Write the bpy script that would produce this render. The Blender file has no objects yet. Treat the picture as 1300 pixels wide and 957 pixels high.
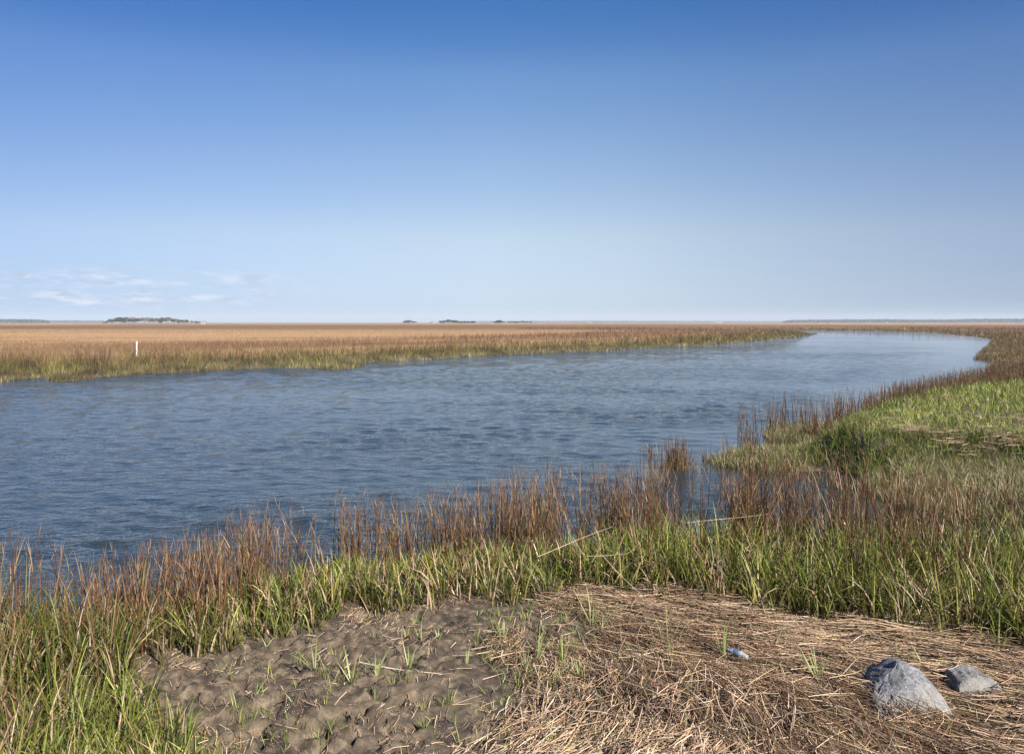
import bpy, math, numpy as np
rng = np.random.default_rng(7)
scene = bpy.context.scene
COL = scene.collection
F, HC, HOR = 1011.0, 3.9, 409.0           # focal length in photo pixels, camera height, horizon row

def W(px, py, z=0.0):                      # photo pixel -> point in plan on the level z
    Y = F*(HC-z)/(py-HOR)
    return ((px-650)/F*Y, Y)
def smooth(t):
    t = np.clip(t, 0, 1); return t*t*(3-2*t)

# ---------------------------------------------------------------- noise
TAB = np.random.default_rng(3).random((8, 256, 256))
def vnoise(x, y, seed=0):
    xi = np.floor(x).astype(np.int64); yi = np.floor(y).astype(np.int64)
    fx = x-xi; fy = y-yi; fx = fx*fx*(3-2*fx); fy = fy*fy*(3-2*fy)
    T = TAB[seed % 8]; x0 = xi & 255; x1 = (xi+1) & 255; y0 = yi & 255; y1 = (yi+1) & 255
    return (T[x0, y0]*(1-fx)+T[x1, y0]*fx)*(1-fy)+(T[x0, y1]*(1-fx)+T[x1, y1]*fx)*fy
def fbm(x, y, seed=0, o=4):
    r = 0; a = .5; s = 0
    for i in range(o):
        r = r+a*vnoise(x*2**i+17.3*i, y*2**i-9.1*i, seed+i); s += a; a *= .5
    return r/s

# ---------------------------------------------------------------- plan of the creek
def chain(pts, z=0.0): return [W(a, b, z) for a, b in pts]
far_left = chain([(0,485),(25,481),(60,479),(75,484),(105,483),(115,479),(180,475),(240,472),(325,467),(400,467),
    (420,469),(448,467),(462,460),(500,459),(560,455),(650,450),(750,446),(850,440),(900,438),(975,431),(1010,428),(1038,423.5)])
bend = [(85,290),(60,318),(70,375)]
far_right = chain([(1037,419.4),(1100,420),(1160,421.3),(1200,423),(1235,426),(1262,430)])
right_bank = chain([(1262,436),(1250,445),(1245,456),(1262,459.5),(1330,460),(1500,459),(1500,465),(1330,467),(1262,471)])
penins = chain([(1240,484),(1165,500),(1115,518),(1085,536),(1050,548),(1000,545),(975,552),(985,562),(1030,568),(1010,576),
    (950,578),(912,584),(916,592),(985,599),(1045,598),(1075,606),(1110,624),(1150,642),(1200,656),(1250,665),(1300,672),(1420,688),(1700,715)])
near_bank = chain([(1700,735),(1420,722),(1300,716),(1200,714),(1100,712),(1000,710),(900,710),(800,712),(700,714),(600,718),(500,726),
    (420,736),(350,750),(300,762),(250,782),(190,803),(100,814),(0,818),(-200,832),(-600,850)])
WATER = np.array([(-220,36),(-90,45)]+chain([(-250,490)])+far_left+bend+far_right+right_bank+penins+near_bank+[(-220,4)])
BARE = np.array(chain([(185,868),(225,850),(270,834),(320,815),(380,800),(440,785),(520,776),(600,770),(690,768),(740,760),(800,760),(850,770),
    (915,780),(1000,795),(1080,806),(1150,818),(1230,828),(1300,842),(1500,868),(1700,1000),(1500,1400),(420,1400),(330,1100),(240,960),(205,905)], .42))
PLAT = np.array(chain([(1052,560),(1070,545),(1100,526),(1150,506),(1200,495),(1260,487),(1400,478),(1900,478),(2000,560),(1300,555),(1200,549),(1130,550)], 1.0))

def sdist(x, y, P, closed=True):           # positive inside the polygon
    sh = x.shape; x = x.ravel(); y = y.ravel()
    d = np.full(x.shape, 1e18); ins = np.zeros(x.shape, bool)
    n = len(P)
    for i in range(n):
        ax, ay = P[i]; bx, by = P[(i+1) % n]
        ex, ey = bx-ax, by-ay
        t = np.clip(((x-ax)*ex+(y-ay)*ey)/(ex*ex+ey*ey+1e-12), 0, 1)
        d = np.minimum(d, (x-ax-t*ex)**2+(y-ay-t*ey)**2)
        if ay != by:
            c = ((ay > y) != (by > y)) & (x < (bx-ax)*(y-ay)/(by-ay)+ax)
            ins ^= c
    d = np.sqrt(d); return np.where(ins, d, -d).reshape(sh)

def worley(x, y, seed=0):
    xi = np.floor(x).astype(np.int64); yi = np.floor(y).astype(np.int64); best = np.full(x.shape, 9.0)
    A = TAB[seed % 8]; B = TAB[(seed+3) % 8]
    for i in (-1, 0, 1):
        for j in (-1, 0, 1):
            a = (xi+i) & 255; b = (yi+j) & 255
            best = np.minimum(best, (xi+i+A[a, b]-x)**2+(yi+j+B[a, b]-y)**2)
    return np.sqrt(best)
def shore(x, y):                           # metres inland (>0) or out in the water (<0), with a ragged edge
    d = -sdist(x, y, WATER)
    k = np.clip(y/60, .15, 1.2)
    return d+(fbm(x*.9/k, y*.9/k, 1, 3)-.5)*1.0*k
def is_pen(x, y): return (x > 2.5) & (y > 14.6) & (y < 64) & (x > .02*(y))
def height(x, y, s=None):
    if s is None: s = shore(x, y)
    pen = is_pen(x, y)
    top = np.where(pen, .20, .43); run = np.where(pen, 1.6, np.where(y > 30, 8.0, 1.5))
    z = np.where(s > 0, top*smooth(s/run)+.01, -.75*smooth(-s/3.2)-.02)
    z = z+np.where(pen, .72*smooth((sdist(x, y, PLAT)+1.3)/1.5)*smooth((s-.1)/1.3), 0)
    z = z+(fbm(x*.7, y*.7, 2, 4)-.5)*.12*smooth(s/1.0)
    near = (y < 16)
    b = smooth((sdist(x, y, BARE)+.3)/.5)*near
    mudw = b*(1-.75*smooth((x-.2)/1.4))
    l = fbm(x*4.2, y*4.2, 3, 3); r = 1-np.abs(fbm(x*2.6+5, y*3.4, 4, 3)*2-1)
    wx0 = fbm(x*3, y*3, 6, 2)-.5; cl = 1-worley(x*5.5+wx0, y*6.5+wx0, 1)**1.3; c2 = 1-worley(x*13, y*14, 2); wx = smooth((-.55-x+.35*(fbm(x*1.3, y*1.3, 7, 2)-.5))/.5)
    z = z+mudw*(.30+.70*wx)*((l-.5)*.085-np.maximum(r-.84, 0)*.60+(cl-.6)*.035+(fbm(x*2.2+9, y*2.6, 2, 4)-.5)*.10+(np.abs(fbm(x*7, y*9, 6, 3)-.5)*-1+.1)*.22*smooth((fbm(x*1.9, y*1.9, 0, 2)-.3)/.3)+(c2-.5)*.036+(fbm(x*24, y*24, 3, 2)-.5)*.022)
    z = z+np.clip((6.1-y)*.31, 0, 1.85)
    return z
def in_view(x, y, m=2.0): return (np.abs(x) < y*.665+m) & (y > 4.8)

# ---------------------------------------------------------------- mesh helpers
def np_mesh(name, V, faces, mat, col=None, smooth_=False, parent=None):
    """faces: (n,k) array of vertex indices"""
    me = bpy.data.meshes.new(name); V = np.asarray(V, np.float32); faces = np.asarray(faces, np.int32)
    me.vertices.add(len(V)); me.vertices.foreach_set('co', V.ravel())
    n, k = faces.shape
    me.loops.add(n*k); me.loops.foreach_set('vertex_index', faces.ravel())
    me.polygons.add(n); me.polygons.foreach_set('loop_start', np.arange(n, dtype=np.int32)*k)
    me.polygons.foreach_set('loop_total', np.full(n, k, np.int32))
    if smooth_: me.polygons.foreach_set('use_smooth', np.ones(n, bool))
    me.update(calc_edges=True)
    if col is not None:
        a = me.color_attributes.new('Col', 'FLOAT_COLOR', 'POINT')
        c = np.ones((len(V), 4), np.float32); c[:, :3] = col
        a.data.foreach_set('color', c.ravel())
    me.materials.append(mat)
    o = bpy.data.objects.new(name, me); COL.objects.link(o); o.parent = parent
    return o
def tag(o, label=None, cat=None, group=None, kind=None):
    if label: o['label'] = label
    if cat: o['category'] = cat
    if group: o['group'] = group
    if kind: o['kind'] = kind
    return o
def empty(name, loc=(0,0,0)):
    o = bpy.data.objects.new(name, None); o.location = loc; COL.objects.link(o); return o

class Bag:                                 # gathers meshes with the same face size
    def __init__(s): s.V = []; s.Fc = []; s.C = []; s.n = 0
    def add(s, V, Fc, C):
        s.V.append(V); s.Fc.append(Fc+s.n); s.C.append(C); s.n += len(V)
    def build(s, name, mat, **k): return np_mesh(name, np.concatenate(s.V), np.concatenate(s.Fc), mat, np.concatenate(s.C), **k)

def blades(root, L, w, az, lean, curve, cb, ct, seg=4, twist=None, taper=1.6, tipmix=1.0, wbase=.75):
    """ribbons growing from root. lean / curve in radians from the vertical; cb, ct colours at base and tip"""
    n = len(root); root = np.asarray(root, float)
    if twist is None: twist = rng.uniform(0, math.pi, n)
    hd = np.stack([np.cos(az), np.sin(az)], 1)
    wd = np.stack([np.cos(twist), np.sin(twist)], 1)
    P = np.zeros((n, seg+1, 3)); P[:, 0] = root
    for i in range(seg):
        t = (i+.5)/seg; th = lean+curve*t*t
        st = (L/seg)
        P[:, i+1, 0] = P[:, i, 0]+hd[:, 0]*np.sin(th)*st
        P[:, i+1, 1] = P[:, i, 1]+hd[:, 1]*np.sin(th)*st
        P[:, i+1, 2] = P[:, i, 2]+np.cos(th)*st
    t = np.linspace(0, 1, seg+1)
    ww = (wbase+(1-wbase)*np.sin(np.clip(t*2.2, 0, 1)*math.pi/2))*(1-t**taper)+.04
    hw = .5*w[:, None]*ww[None]
    wv = np.concatenate([wd, np.zeros((n, 1))], 1)[:, None, :]*hw[..., None]
    V = np.stack([P-wv, P+wv], 2).reshape(n*(seg+1)*2, 3)
    tt = np.repeat(t, 2)[None, :, None]**tipmix
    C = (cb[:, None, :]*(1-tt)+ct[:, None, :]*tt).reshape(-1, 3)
    base = (np.arange(n)*(seg+1)*2)[:, None, None]
    k = np.arange(seg)[None, :, None]*2
    Fc = (base+k+np.array([0, 1, 3, 2])[None, None, :]).reshape(-1, 4)
    return V, Fc, C
def straws(c, L, r, az, pitch, col, bend=.1, sides=3):
    """lying stalks: thin three-sided rods, two segments, centre c"""
    n = len(c); c = np.asarray(c, float)
    d = np.stack([np.cos(az)*np.cos(pitch), np.sin(az)*np.cos(pitch), np.sin(pitch)], 1)
    side = np.stack([-np.sin(az), np.cos(az), np.zeros(n)], 1); up = np.cross(d, side)
    bd = rng.normal(0, bend, n)[:, None]*L[:, None]*side+np.abs(rng.normal(0, bend*.25, n))[:, None]*L[:, None]*up
    R = [c-d*L[:, None]/2, c+bd, c+d*L[:, None]/2]; rr = [1., .95, .55]
    V = []
    for P, k in zip(R, rr):
        for j in range(sides):
            a = 2*math.pi*j/sides
            V.append(P+(side*math.cos(a)+up*math.sin(a))*(r*k)[:, None])
    V = np.stack(V, 1).reshape(-1, 3)
    f = []
    for s_ in range(2):
        for j in range(sides):
            j2 = (j+1) % sides
            f.append([s_*sides+j, s_*sides+j2, (s_+1)*sides+j2, (s_+1)*sides+j])
    Fc = ((np.arange(n)*3*sides)[:, None, None]+np.array(f)[None]).reshape(-1, 4)
    return V, Fc, np.repeat(col, 3*sides, 0)
def pal(n, cols, p=None, jit=.15):
    cols = np.array(cols, float); i = rng.choice(len(cols), n, p=p)
    return np.clip(cols[i]*(1+rng.normal(0, jit, (n, 1)))*(1+rng.normal(0, .05, (n, 3))), .004, .9)

# ---------------------------------------------------------------- materials
def nt(name):
    m = bpy.data.materials.new(name); m.use_nodes = True; m.node_tree.nodes.clear(); return m, m.node_tree.nodes, m.node_tree.links
def blade_mat(name, trans=.3, rough=.5, gain=.80):
    m, N, L = nt(name); out = N.new('ShaderNodeOutputMaterial')
    a = N.new('ShaderNodeAttribute'); a.attribute_name = 'Col'
    g = N.new('ShaderNodeVectorMath'); g.operation = 'SCALE'; g.inputs['Scale'].default_value = gain; L.new(a.outputs['Color'], g.inputs[0])
    b = N.new('ShaderNodeBsdfPrincipled'); b.inputs['Roughness'].default_value = rough; b.inputs['Specular IOR Level'].default_value = .3
    t = N.new('ShaderNodeBsdfTranslucent'); mx = N.new('ShaderNodeMixShader'); mx.inputs[0].default_value = trans
    L.new(g.outputs[0], b.inputs['Base Color']); L.new(g.outputs[0], t.inputs['Color'])
    L.new(b.outputs[0], mx.inputs[1]); L.new(t.outputs[0], mx.inputs[2]); L.new(mx.outputs[0], out.inputs[0]); return m
M_leaf = blade_mat('grass_blades', .20, .45, 1.0)
M_stem = blade_mat('reed_stems', .12, .55, .72)
M_straw = blade_mat('straw', .05, .6, .92)
M_far = blade_mat('far_leaves', .2, .8)

def noise(N, L, scale, vec, detail=4, rough=.55, dist=0.0):
    n = N.new('ShaderNodeTexNoise'); n.inputs['Scale'].default_value = scale; n.inputs['Detail'].default_value = detail
    n.inputs['Roughness'].default_value = rough; n.inputs['Distortion'].default_value = dist; L.new(vec, n.inputs['Vector']); return n.outputs['Fac']
def ramp(N, L, fac, stops):
    r = N.new('ShaderNodeValToRGB'); e = r.color_ramp.elements
    while len(e) < len(stops): e.new(.5)
    for q, (p, c) in zip(e, stops): q.position = p; q.color = (*c, 1)
    L.new(fac, r.inputs[0]); return r.outputs[0]
def mixc(N, L, fac, a, b):
    m = N.new('ShaderNodeMix'); m.data_type = 'RGBA'
    if hasattr(fac, 'default_value'): L.new(fac, m.inputs[0])
    else: m.inputs[0].default_value = fac
    for k, v in ((6, a), (7, b)):
        if isinstance(v, tuple): m.inputs[k].default_value = (*v, 1)
        else: L.new(v, m.inputs[k])
    return m.outputs[2]
def math_(N, L, op, a, b=None, clamp=False):
    m = N.new('ShaderNodeMath'); m.operation = op; m.use_clamp = clamp
    for k, v in ((0, a), (1, b)):
        if v is None: continue
        if isinstance(v, (int, float)): m.inputs[k].default_value = v
        else: L.new(v, m.inputs[k])
    return m.outputs[0]
def objvec(N, L, scale=(1,1,1)):
    t = N.new('ShaderNodeTexCoord'); mp = N.new('ShaderNodeMapping'); mp.inputs['Scale'].default_value = scale
    L.new(t.outputs['Object'], mp.inputs[0]); return mp.outputs[0]

# ground: mud in mottled browns, darkest in the bump's dips, with a wet sheen in patches
def ground_material():
    m, N, L = nt('marsh_mud'); out = N.new('ShaderNodeOutputMaterial'); b = N.new('ShaderNodeBsdfPrincipled')
    v = objvec(N, L)
    n1 = noise(N, L, .9, v, 5); n2 = noise(N, L, 7, v, 6, .65); n3 = noise(N, L, 60, v, 4, .7); n4 = noise(N, L, 2.3, v, 3)
    c = ramp(N, L, n1, [(.3, (.040, .028, .017)), (.5, (.080, .057, .036)), (.72, (.15, .112, .073))])
    c2 = ramp(N, L, n2, [(.40, (.012, .009, .006)), (.47, (.06, .043, .027)), (.55, (.13, .095, .061)), (.64, (.25, .19, .125))])
    cc = mixc(N, L, .55, c, c2)
    wt = math_(N, L, 'GREATER_THAN', n4, .60)
    w2 = ramp(N, L, n4, [(.54, (0,0,0)), (.66, (1,1,1))])
    cc = mixc(N, L, w2, cc, mixc(N, L, .5, cc, (.06, .045, .035)))
    L.new(cc, b.inputs['Base Color'])
    rr = N.new('ShaderNodeMapRange'); L.new(w2, rr.inputs[0]); rr.inputs[3].default_value = .85; rr.inputs[4].default_value = .16
    L.new(rr.outputs[0], b.inputs['Roughness'])
    hsum = math_(N, L, 'ADD', math_(N, L, 'MULTIPLY', n2, .8), math_(N, L, 'MULTIPLY', n3, .40))
    bp = N.new('ShaderNodeBump'); bp.inputs['Strength'].default_value = .8; bp.inputs['Distance'].default_value = .06
    L.new(hsum, bp.inputs['Height']); L.new(bp.outputs[0], b.inputs['Normal']); L.new(b.outputs[0], out.inputs[0]); return m
def water_material():
    m, N, L = nt('creek_water'); out = N.new('ShaderNodeOutputMaterial'); b = N.new('ShaderNodeBsdfPrincipled')
    b.inputs['IOR'].default_value = 1.33; b.inputs['Roughness'].default_value = .025
    t = N.new('ShaderNodeTexCoord')
    def vec(sx, sy, rot=0):
        mp = N.new('ShaderNodeMapping'); mp.inputs['Scale'].default_value = (sx, sy, 1); mp.inputs['Rotation'].default_value = (0, 0, rot)
        L.new(t.outputs['Object'], mp.inputs[0]); return mp.outputs[0]
    a1 = noise(N, L, 1.0, vec(.16, .55, .25), 3, .5, .4)      # long low swell
    a2 = noise(N, L, 1.0, vec(1.0, 2.6, .38), 4, .6, .8)      # wavelets
    a3 = noise(N, L, 1.0, vec(4.2, 9.5, .2), 3, .6, .6)       # ripples
    gust = noise(N, L, 1.0, vec(.045, .11, .15), 3, .5)
    at = N.new('ShaderNodeAttribute'); at.attribute_name = 'Col'
    calm = at.outputs['Fac']
    g = N.new('ShaderNodeMapRange'); L.new(gust, g.inputs[0]); g.inputs[1].default_value = .35; g.inputs[2].default_value = .65; g.inputs[3].default_value = .6; g.inputs[4].default_value = 1.25
    amp = math_(N, L, 'MULTIPLY', g.outputs[0], calm)
    h = math_(N, L, 'ADD', math_(N, L, 'MULTIPLY', a1, .15), math_(N, L, 'ADD', math_(N, L, 'MULTIPLY', a2, .40), math_(N, L, 'MULTIPLY', a3, .15)))
    h = math_(N, L, 'MULTIPLY', h, amp)
    bp = N.new('ShaderNodeBump'); bp.inputs['Strength'].default_value = 1; bp.inputs['Distance'].default_value = WAVE
    L.new(h, bp.inputs['Height']); L.new(bp.outputs[0], b.inputs['Normal'])
    c = ramp(N, L, a1, [(.3, (.012, .021, .027)), (.7, (.022, .029, .031))])
    L.new(c, b.inputs['Base Color']); L.new(b.outputs[0], out.inputs[0]); return m
WAVE = .26
def canopy_material():
    m, N, L = nt('dead_marsh_grass'); out = N.new('ShaderNodeOutputMaterial'); b = N.new('ShaderNodeBsdfDiffuse')
    big = noise(N, L, 1.0, objvec(N, L, (.0022, .0075, 1)), 5, .62, .3)
    mid = noise(N, L, 1.0, objvec(N, L, (.02, .05, 1)), 4, .6)
    fine = noise(N, L, 1.0, objvec(N, L, (1.3, 1.3, 1)), 3, .7)
    f = math_(N, L, 'ADD', math_(N, L, 'MULTIPLY', big, .62), math_(N, L, 'ADD', math_(N, L, 'MULTIPLY', mid, .2), math_(N, L, 'MULTIPLY', fine, .18)))
    c = ramp(N, L, f, [(.38, (.085,.050,.027)), (.46, (.17,.105,.056)), (.54, (.305,.195,.112)), (.64, (.26,.16,.088))])
    t2 = N.new('ShaderNodeTexCoord'); s2 = N.new('ShaderNodeSeparateXYZ'); L.new(t2.outputs['Object'], s2.inputs[0])
    def mrr(v, a, b_):
        q = N.new('ShaderNodeMapRange'); q.interpolation_type = 'SMOOTHSTEP'; L.new(v, q.inputs[0]); q.inputs[1].default_value = a; q.inputs[2].default_value = b_; return q.outputs[0]
    wob = math_(N, L, 'ADD', s2.outputs['Y'], math_(N, L, 'MULTIPLY', math_(N, L, 'SUBTRACT', big, .5), 500))
    zone = math_(N, L, 'MULTIPLY', mrr(wob, 220, 400), mrr(wob, 950, 700)); zone = math_(N, L, 'MULTIPLY', zone, mrr(mid, .2, .5))
    c = mixc(N, L, math_(N, L, 'MULTIPLY', zone, .75), c, (.12, .075, .042))
    L.new(c, b.inputs['Color']); L.new(b.outputs[0], out.inputs[0]); return m

# ---------------------------------------------------------------- ground and water sheets
def axis(lo, hi, a, b, step, g):
    mid = list(np.arange(a, b+1e-6, step)); s = step; v = b; up = []
    while v < hi: s = s*g; v += s; up.append(min(v, hi))
    s = step; v = a; dn = []
    while v > lo: s = s*g; v -= s; dn.append(max(v, lo))
    return np.array(dn[::-1]+mid+up)
def grid(xs, ys):
    X, Y = np.meshgrid(xs, ys); nx = len(xs)
    i = np.arange(len(ys)-1)[:, None]*nx+np.arange(nx-1)[None]
    Fc = np.stack([i, i+1, i+nx+1, i+nx], -1).reshape(-1, 4)
    return X, Y, Fc
xs = axis(-6500, 6500, -7.0, 9, .034, 1.045); ys = axis(-30, 6500, 5.6, 13.5, .034, 1.035)
X, Y, Fc = grid(xs, ys); Z = height(X, Y)
MG = ground_material()
o = np_mesh('ground', np.stack([X, Y, Z], -1).reshape(-1, 3), Fc, MG, smooth_=True); tag(o, 'brown marsh mud and banks', None, None, 'structure')
# water: calmness (how much the wind reaches) as attribute: sheltered beside the right-hand marsh
xs = axis(-220, 420, -20, 20, .11, 1.022); ys = axis(2, 420, 7.8, 8.2, .07, 1.0048)
X, Y, Fc = grid(xs, ys)
nearw = np.abs(X) < Y*.75+12
sd = sdist(X, Y, WATER)
nearpen = sdist(X, Y, np.array(penins+[(60, 20), (60, 60)]))
shel = smooth((-nearpen)/np.clip(Y*.20, 2.5, 12.0))
lee = smooth((X-Y*.44)/(Y*.12+1))*smooth((Y-45)/25)
calm = (.12+.88*shel)*(1-.92*lee)
calm *= (.25+.75*smooth((sd+.3)/1.6))
gust = smooth((fbm(X*.06+4, Y*.09, 5, 3)-.30)/.4)
calm *= (.55+.75*gust)
step = np.gradient(ys)[:, None]*np.ones_like(X); stx = np.gradient(xs)[None, :]*np.ones_like(X)
st = np.maximum(step, stx*.6)
H = np.zeros_like(X); wr = np.random.default_rng(21)
for k in range(64):
    lam = .24*(8.0)**wr.random()                      # 0.32 to 2.9 m
    th = math.radians(68+wr.normal(0, 30)); kk = 2*math.pi/lam
    a = .021*lam**1.0*(.5 if lam > 1.1 else 1.0)
    wx_, wy_ = math.cos(th)*kk, math.sin(th)*kk
    ph = wr.uniform(0, 6.283)+3.5*fbm(X*.22+k, Y*.22-k, k, 2)
    env = .35+1.3*fbm(X*.5/lam+3*k, Y*.5/lam+k, k+1, 1)
    q = np.sin(X*wx_+Y*wy_+ph)
    H += a/64**.5*1.6*env*(q+.30*(q*q-.5))*smooth((lam/st-2.2)/2.5)
H = H*calm*nearw
C = np.repeat(calm.reshape(-1, 1), 3, 1)
far = (1/(1+np.maximum(Y-110, 0)/200)).reshape(-1, 1); C = C*far
X0 = X; Y0 = Y
o = np_mesh('water', np.stack([X, Y, H], -1).reshape(-1, 3), Fc, water_material(), C, smooth_=True)
tag(o, 'rippled blue tidal creek winding through the marsh', None, None, 'structure')

# ---------------------------------------------------------------- helper to scatter
def scatter(n, x0, x1, y0, y1, cond):
    x = rng.uniform(x0, x1, n); y = rng.uniform(y0, y1, n); m = in_view(x, y, 2.5); x = x[m]; y = y[m]
    s = shore(x, y); k = cond(x, y, s); return x[k], y[k], s[k]
def tussock(x, y, n, spread):
    """n roots round every centre"""
    X = np.repeat(x, n); Y = np.repeat(y, n)
    a = rng.uniform(0, 2*math.pi, len(X)); r = np.abs(rng.normal(0, spread, len(X)))
    return X+np.cos(a)*r, Y+np.sin(a)*r, a
GREEN = [(.085,.120,.014),(.14,.185,.024),(.21,.26,.040),(.33,.36,.08),(.31,.24,.055),(.032,.050,.010)]
GP = [.22,.25,.2,.13,.08,.12]
BROWN = [(.10,.042,.015),(.16,.068,.022),(.05,.024,.011),(.21,.11,.045),(.34,.23,.13)]
BP = [.3,.27,.18,.15,.10]
STRAW = [(.42,.29,.185),(.52,.385,.26),(.33,.215,.13),(.24,.16,.10),(.58,.46,.34),(.15,.105,.07)]
SP = [.28,.2,.22,.14,.08,.08]

# ---- near bank: green cordgrass
def near_green():
    B = Bag()
    def cond(x, y, s):
        bare = sdist(x, y, BARE)
        edge = bare+(fbm(x*2, y*2, 5, 3)-.5)*.5
        p = np.where(x < -3.3, .85, 1.0)*(.3+.7*smooth((fbm(x*1.3, y*1.3, 6, 3)-.3)/.15))*(.25+.75*smooth((fbm(x*3.1, y*3.1, 1, 2)-.34)/.14))
        p = p*(.25+.75*smooth((s-(-.25))/.5))
        return (s > -.5) & (edge < -.05) & (y < 15.6) & (rng.random(len(x)) < p)
    cx, cy, cs = scatter(40000, -12, 14, 4.9, 15.6, cond)
    cx, cy, a = tussock(cx, cy, 6, .05); n = len(cx)
    hf = .46+.22*smooth((cx+1.5)/4.5)+.14*smooth((-3-cx)/2)
    hf = hf*(.62+.45*fbm(cx*1.1, cy*1.1, 2, 3)+.45*rng.random(n//6).repeat(6))
    edge = smooth(-(sdist(cx, cy, BARE)+0.0)/.3); hf *= .75+.25*edge; hf *= .44+.56*smooth((cs.repeat(6)-.1)/2.3)+.12*smooth((-3-cx)/1.5)
    L = hf*rng.uniform(.55, 1.3, n)
    lean = np.abs(rng.normal(.20, .2, n)); cur = np.abs(rng.normal(.95, .7, n)); cur *= rng.uniform(.3, 1.9, n)
    az = np.where(rng.random(n) < .7, a, rng.uniform(0, 6.28, n))
    w = rng.uniform(.009, .025, n)
    cb = pal(n, [(.09,.065,.028),(.028,.038,.009),(.04,.027,.013)], jit=.25); ct = pal(n, GREEN, GP, .18)  # dark bases: root shade between blades put into the colour, plus mud stain
    dead = rng.random(n) < (.06+.22*fbm(cx*.8, cy*.8, 7, 2)); ct[dead] = pal(dead.sum(), STRAW, SP); cb[dead] = pal(dead.sum(), STRAW, SP)
    yel = (rng.random(n) < .30*smooth((-3.2-cx)/1.5)); ct[yel] = pal(yel.sum(), [(.22,.17,.04),(.20,.12,.04)])
    tone = (.5+.9*rng.random(n//6)).repeat(6)[:, None]; tone = tone*(1-.32*smooth((-2.8-cx)/1.5))[:, None]*np.array([1,.96,1]); ct = ct*tone
    r = np.stack([cx, cy, height(cx, cy)-.02], 1)
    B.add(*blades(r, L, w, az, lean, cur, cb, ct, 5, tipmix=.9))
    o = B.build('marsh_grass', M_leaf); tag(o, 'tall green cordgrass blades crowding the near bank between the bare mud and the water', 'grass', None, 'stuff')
near_green()

# ---- brown seed stems
def stems(cx, cy, L, th=.0045, heads=True, seg=5, leaves=2, lean=.12, B=None, dens_head=3, colp=None):
    if B is None: B = Bag()
    n = len(cx); z = height(cx, cy)
    az = rng.uniform(0, 6.28, n); ln = np.abs(rng.normal(0, lean, n)); cu = rng.normal(.05, .16, n)
    cb = pal(n, BROWN, colp or BP, .2); ct = pal(n, [(.15,.065,.024),(.22,.11,.05),(.38,.26,.16),(.08,.038,.018)], jit=.2)
    r = np.stack([cx, cy, z-.02], 1)
    w = rng.uniform(.8, 1.35, n)*th*2
    for tw in (0, 1):   # two crossed ribbons so that a stem has body from every side
        tws = rng.uniform(0, 3.14, n) if tw == 0 else tws+1.57
        B.add(*blades(r, L, w, az, ln, cu, cb, ct, seg, tws, taper=6, wbase=1))
    # a point part-way up
    def at(t):
        P = r.copy(); m = seg*4
        for i in range(m):
            tt = (i+.5)/m; act = tt <= t
            a_ = ln+cu*tt*tt; st = L/m*act
            P[:, 0] += np.cos(az)*np.sin(a_)*st; P[:, 1] += np.sin(az)*np.sin(a_)*st; P[:, 2] += np.cos(a_)*st
        return P
    for q in range(leaves):
        t = rng.uniform(.15, .75, n); P = at(t); k = rng.random(n) < .8
        m = k.sum(); la = rng.uniform(0, 6.28, m)
        c1 = pal(m, [(.22,.12,.05),(.18,.15,.05),(.36,.25,.14),(.13,.14,.04)], jit=.2)
        B.add(*blades(P[k], L[k]*rng.uniform(.2, .42, m), rng.uniform(.7, 1.3, m)*th*2.0, la, rng.uniform(.2, .8, m), rng.uniform(0, 1.4, m), c1, c1*1.2, 4, la+1.57))
    if heads:
        for q in range(dens_head):
            t = rng.uniform(.74, .93, n); P = at(t); hl = L*rng.uniform(.08, .16, n)
            la = rng.uniform(0, 6.28, n); c1 = pal(n, [(.20,.11,.055),(.34,.22,.14),(.12,.06,.03)], jit=.2)
            B.add(*blades(P, hl, np.full(n, th*1.7), la, ln+rng.uniform(.02, .3, n), np.zeros(n), c1, c1, 2, taper=2))
    return B
def near_stems():
    def cond(x, y, s):
        c = fbm(x*1.6, y*1.6, 3, 3)
        p = smooth((c-.42)/.2)*smooth((s+.75+.9*smooth((x+1)/3)*(1-smooth((x-3.5)/2)))/.5)*(1-.9*smooth((s-.7-.6*smooth((x-2)/3))/1.5))
        p = p*(.62+.33*smooth((x+4.5)/5)-.62*smooth((x-4.5)/3))*(1-.5*smooth((x-4)/2))
        p = p+.065*(s > -.3)*1.3*smooth((fbm(x*2.2, y*2.2, 7, 2)-.4)/.2)
        return (sdist(x, y, BARE) < -.25) & (y < 15.8) & (rng.random(len(x)) < p)
    cx, cy, cs = scatter(13500, -12, 14, 7, 15.8, cond)
    cx, cy, a = tussock(cx, cy, 3, .05); n = len(cx)
    L = rng.uniform(.55, 1.32, n)*(1.0+.24*smooth((cx+2)/4))*(1-.15*smooth((cx-6)/3))*(.8+.4*fbm(cx*.9, cy*.9, 5, 2))
    o = stems(cx, cy, L, .0042, lean=.19).build('reeds', M_stem); tag(o, 'tall rust brown reed stems with seed heads standing along the near waterline', 'reeds', None, 'stuff')
near_stems()

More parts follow.
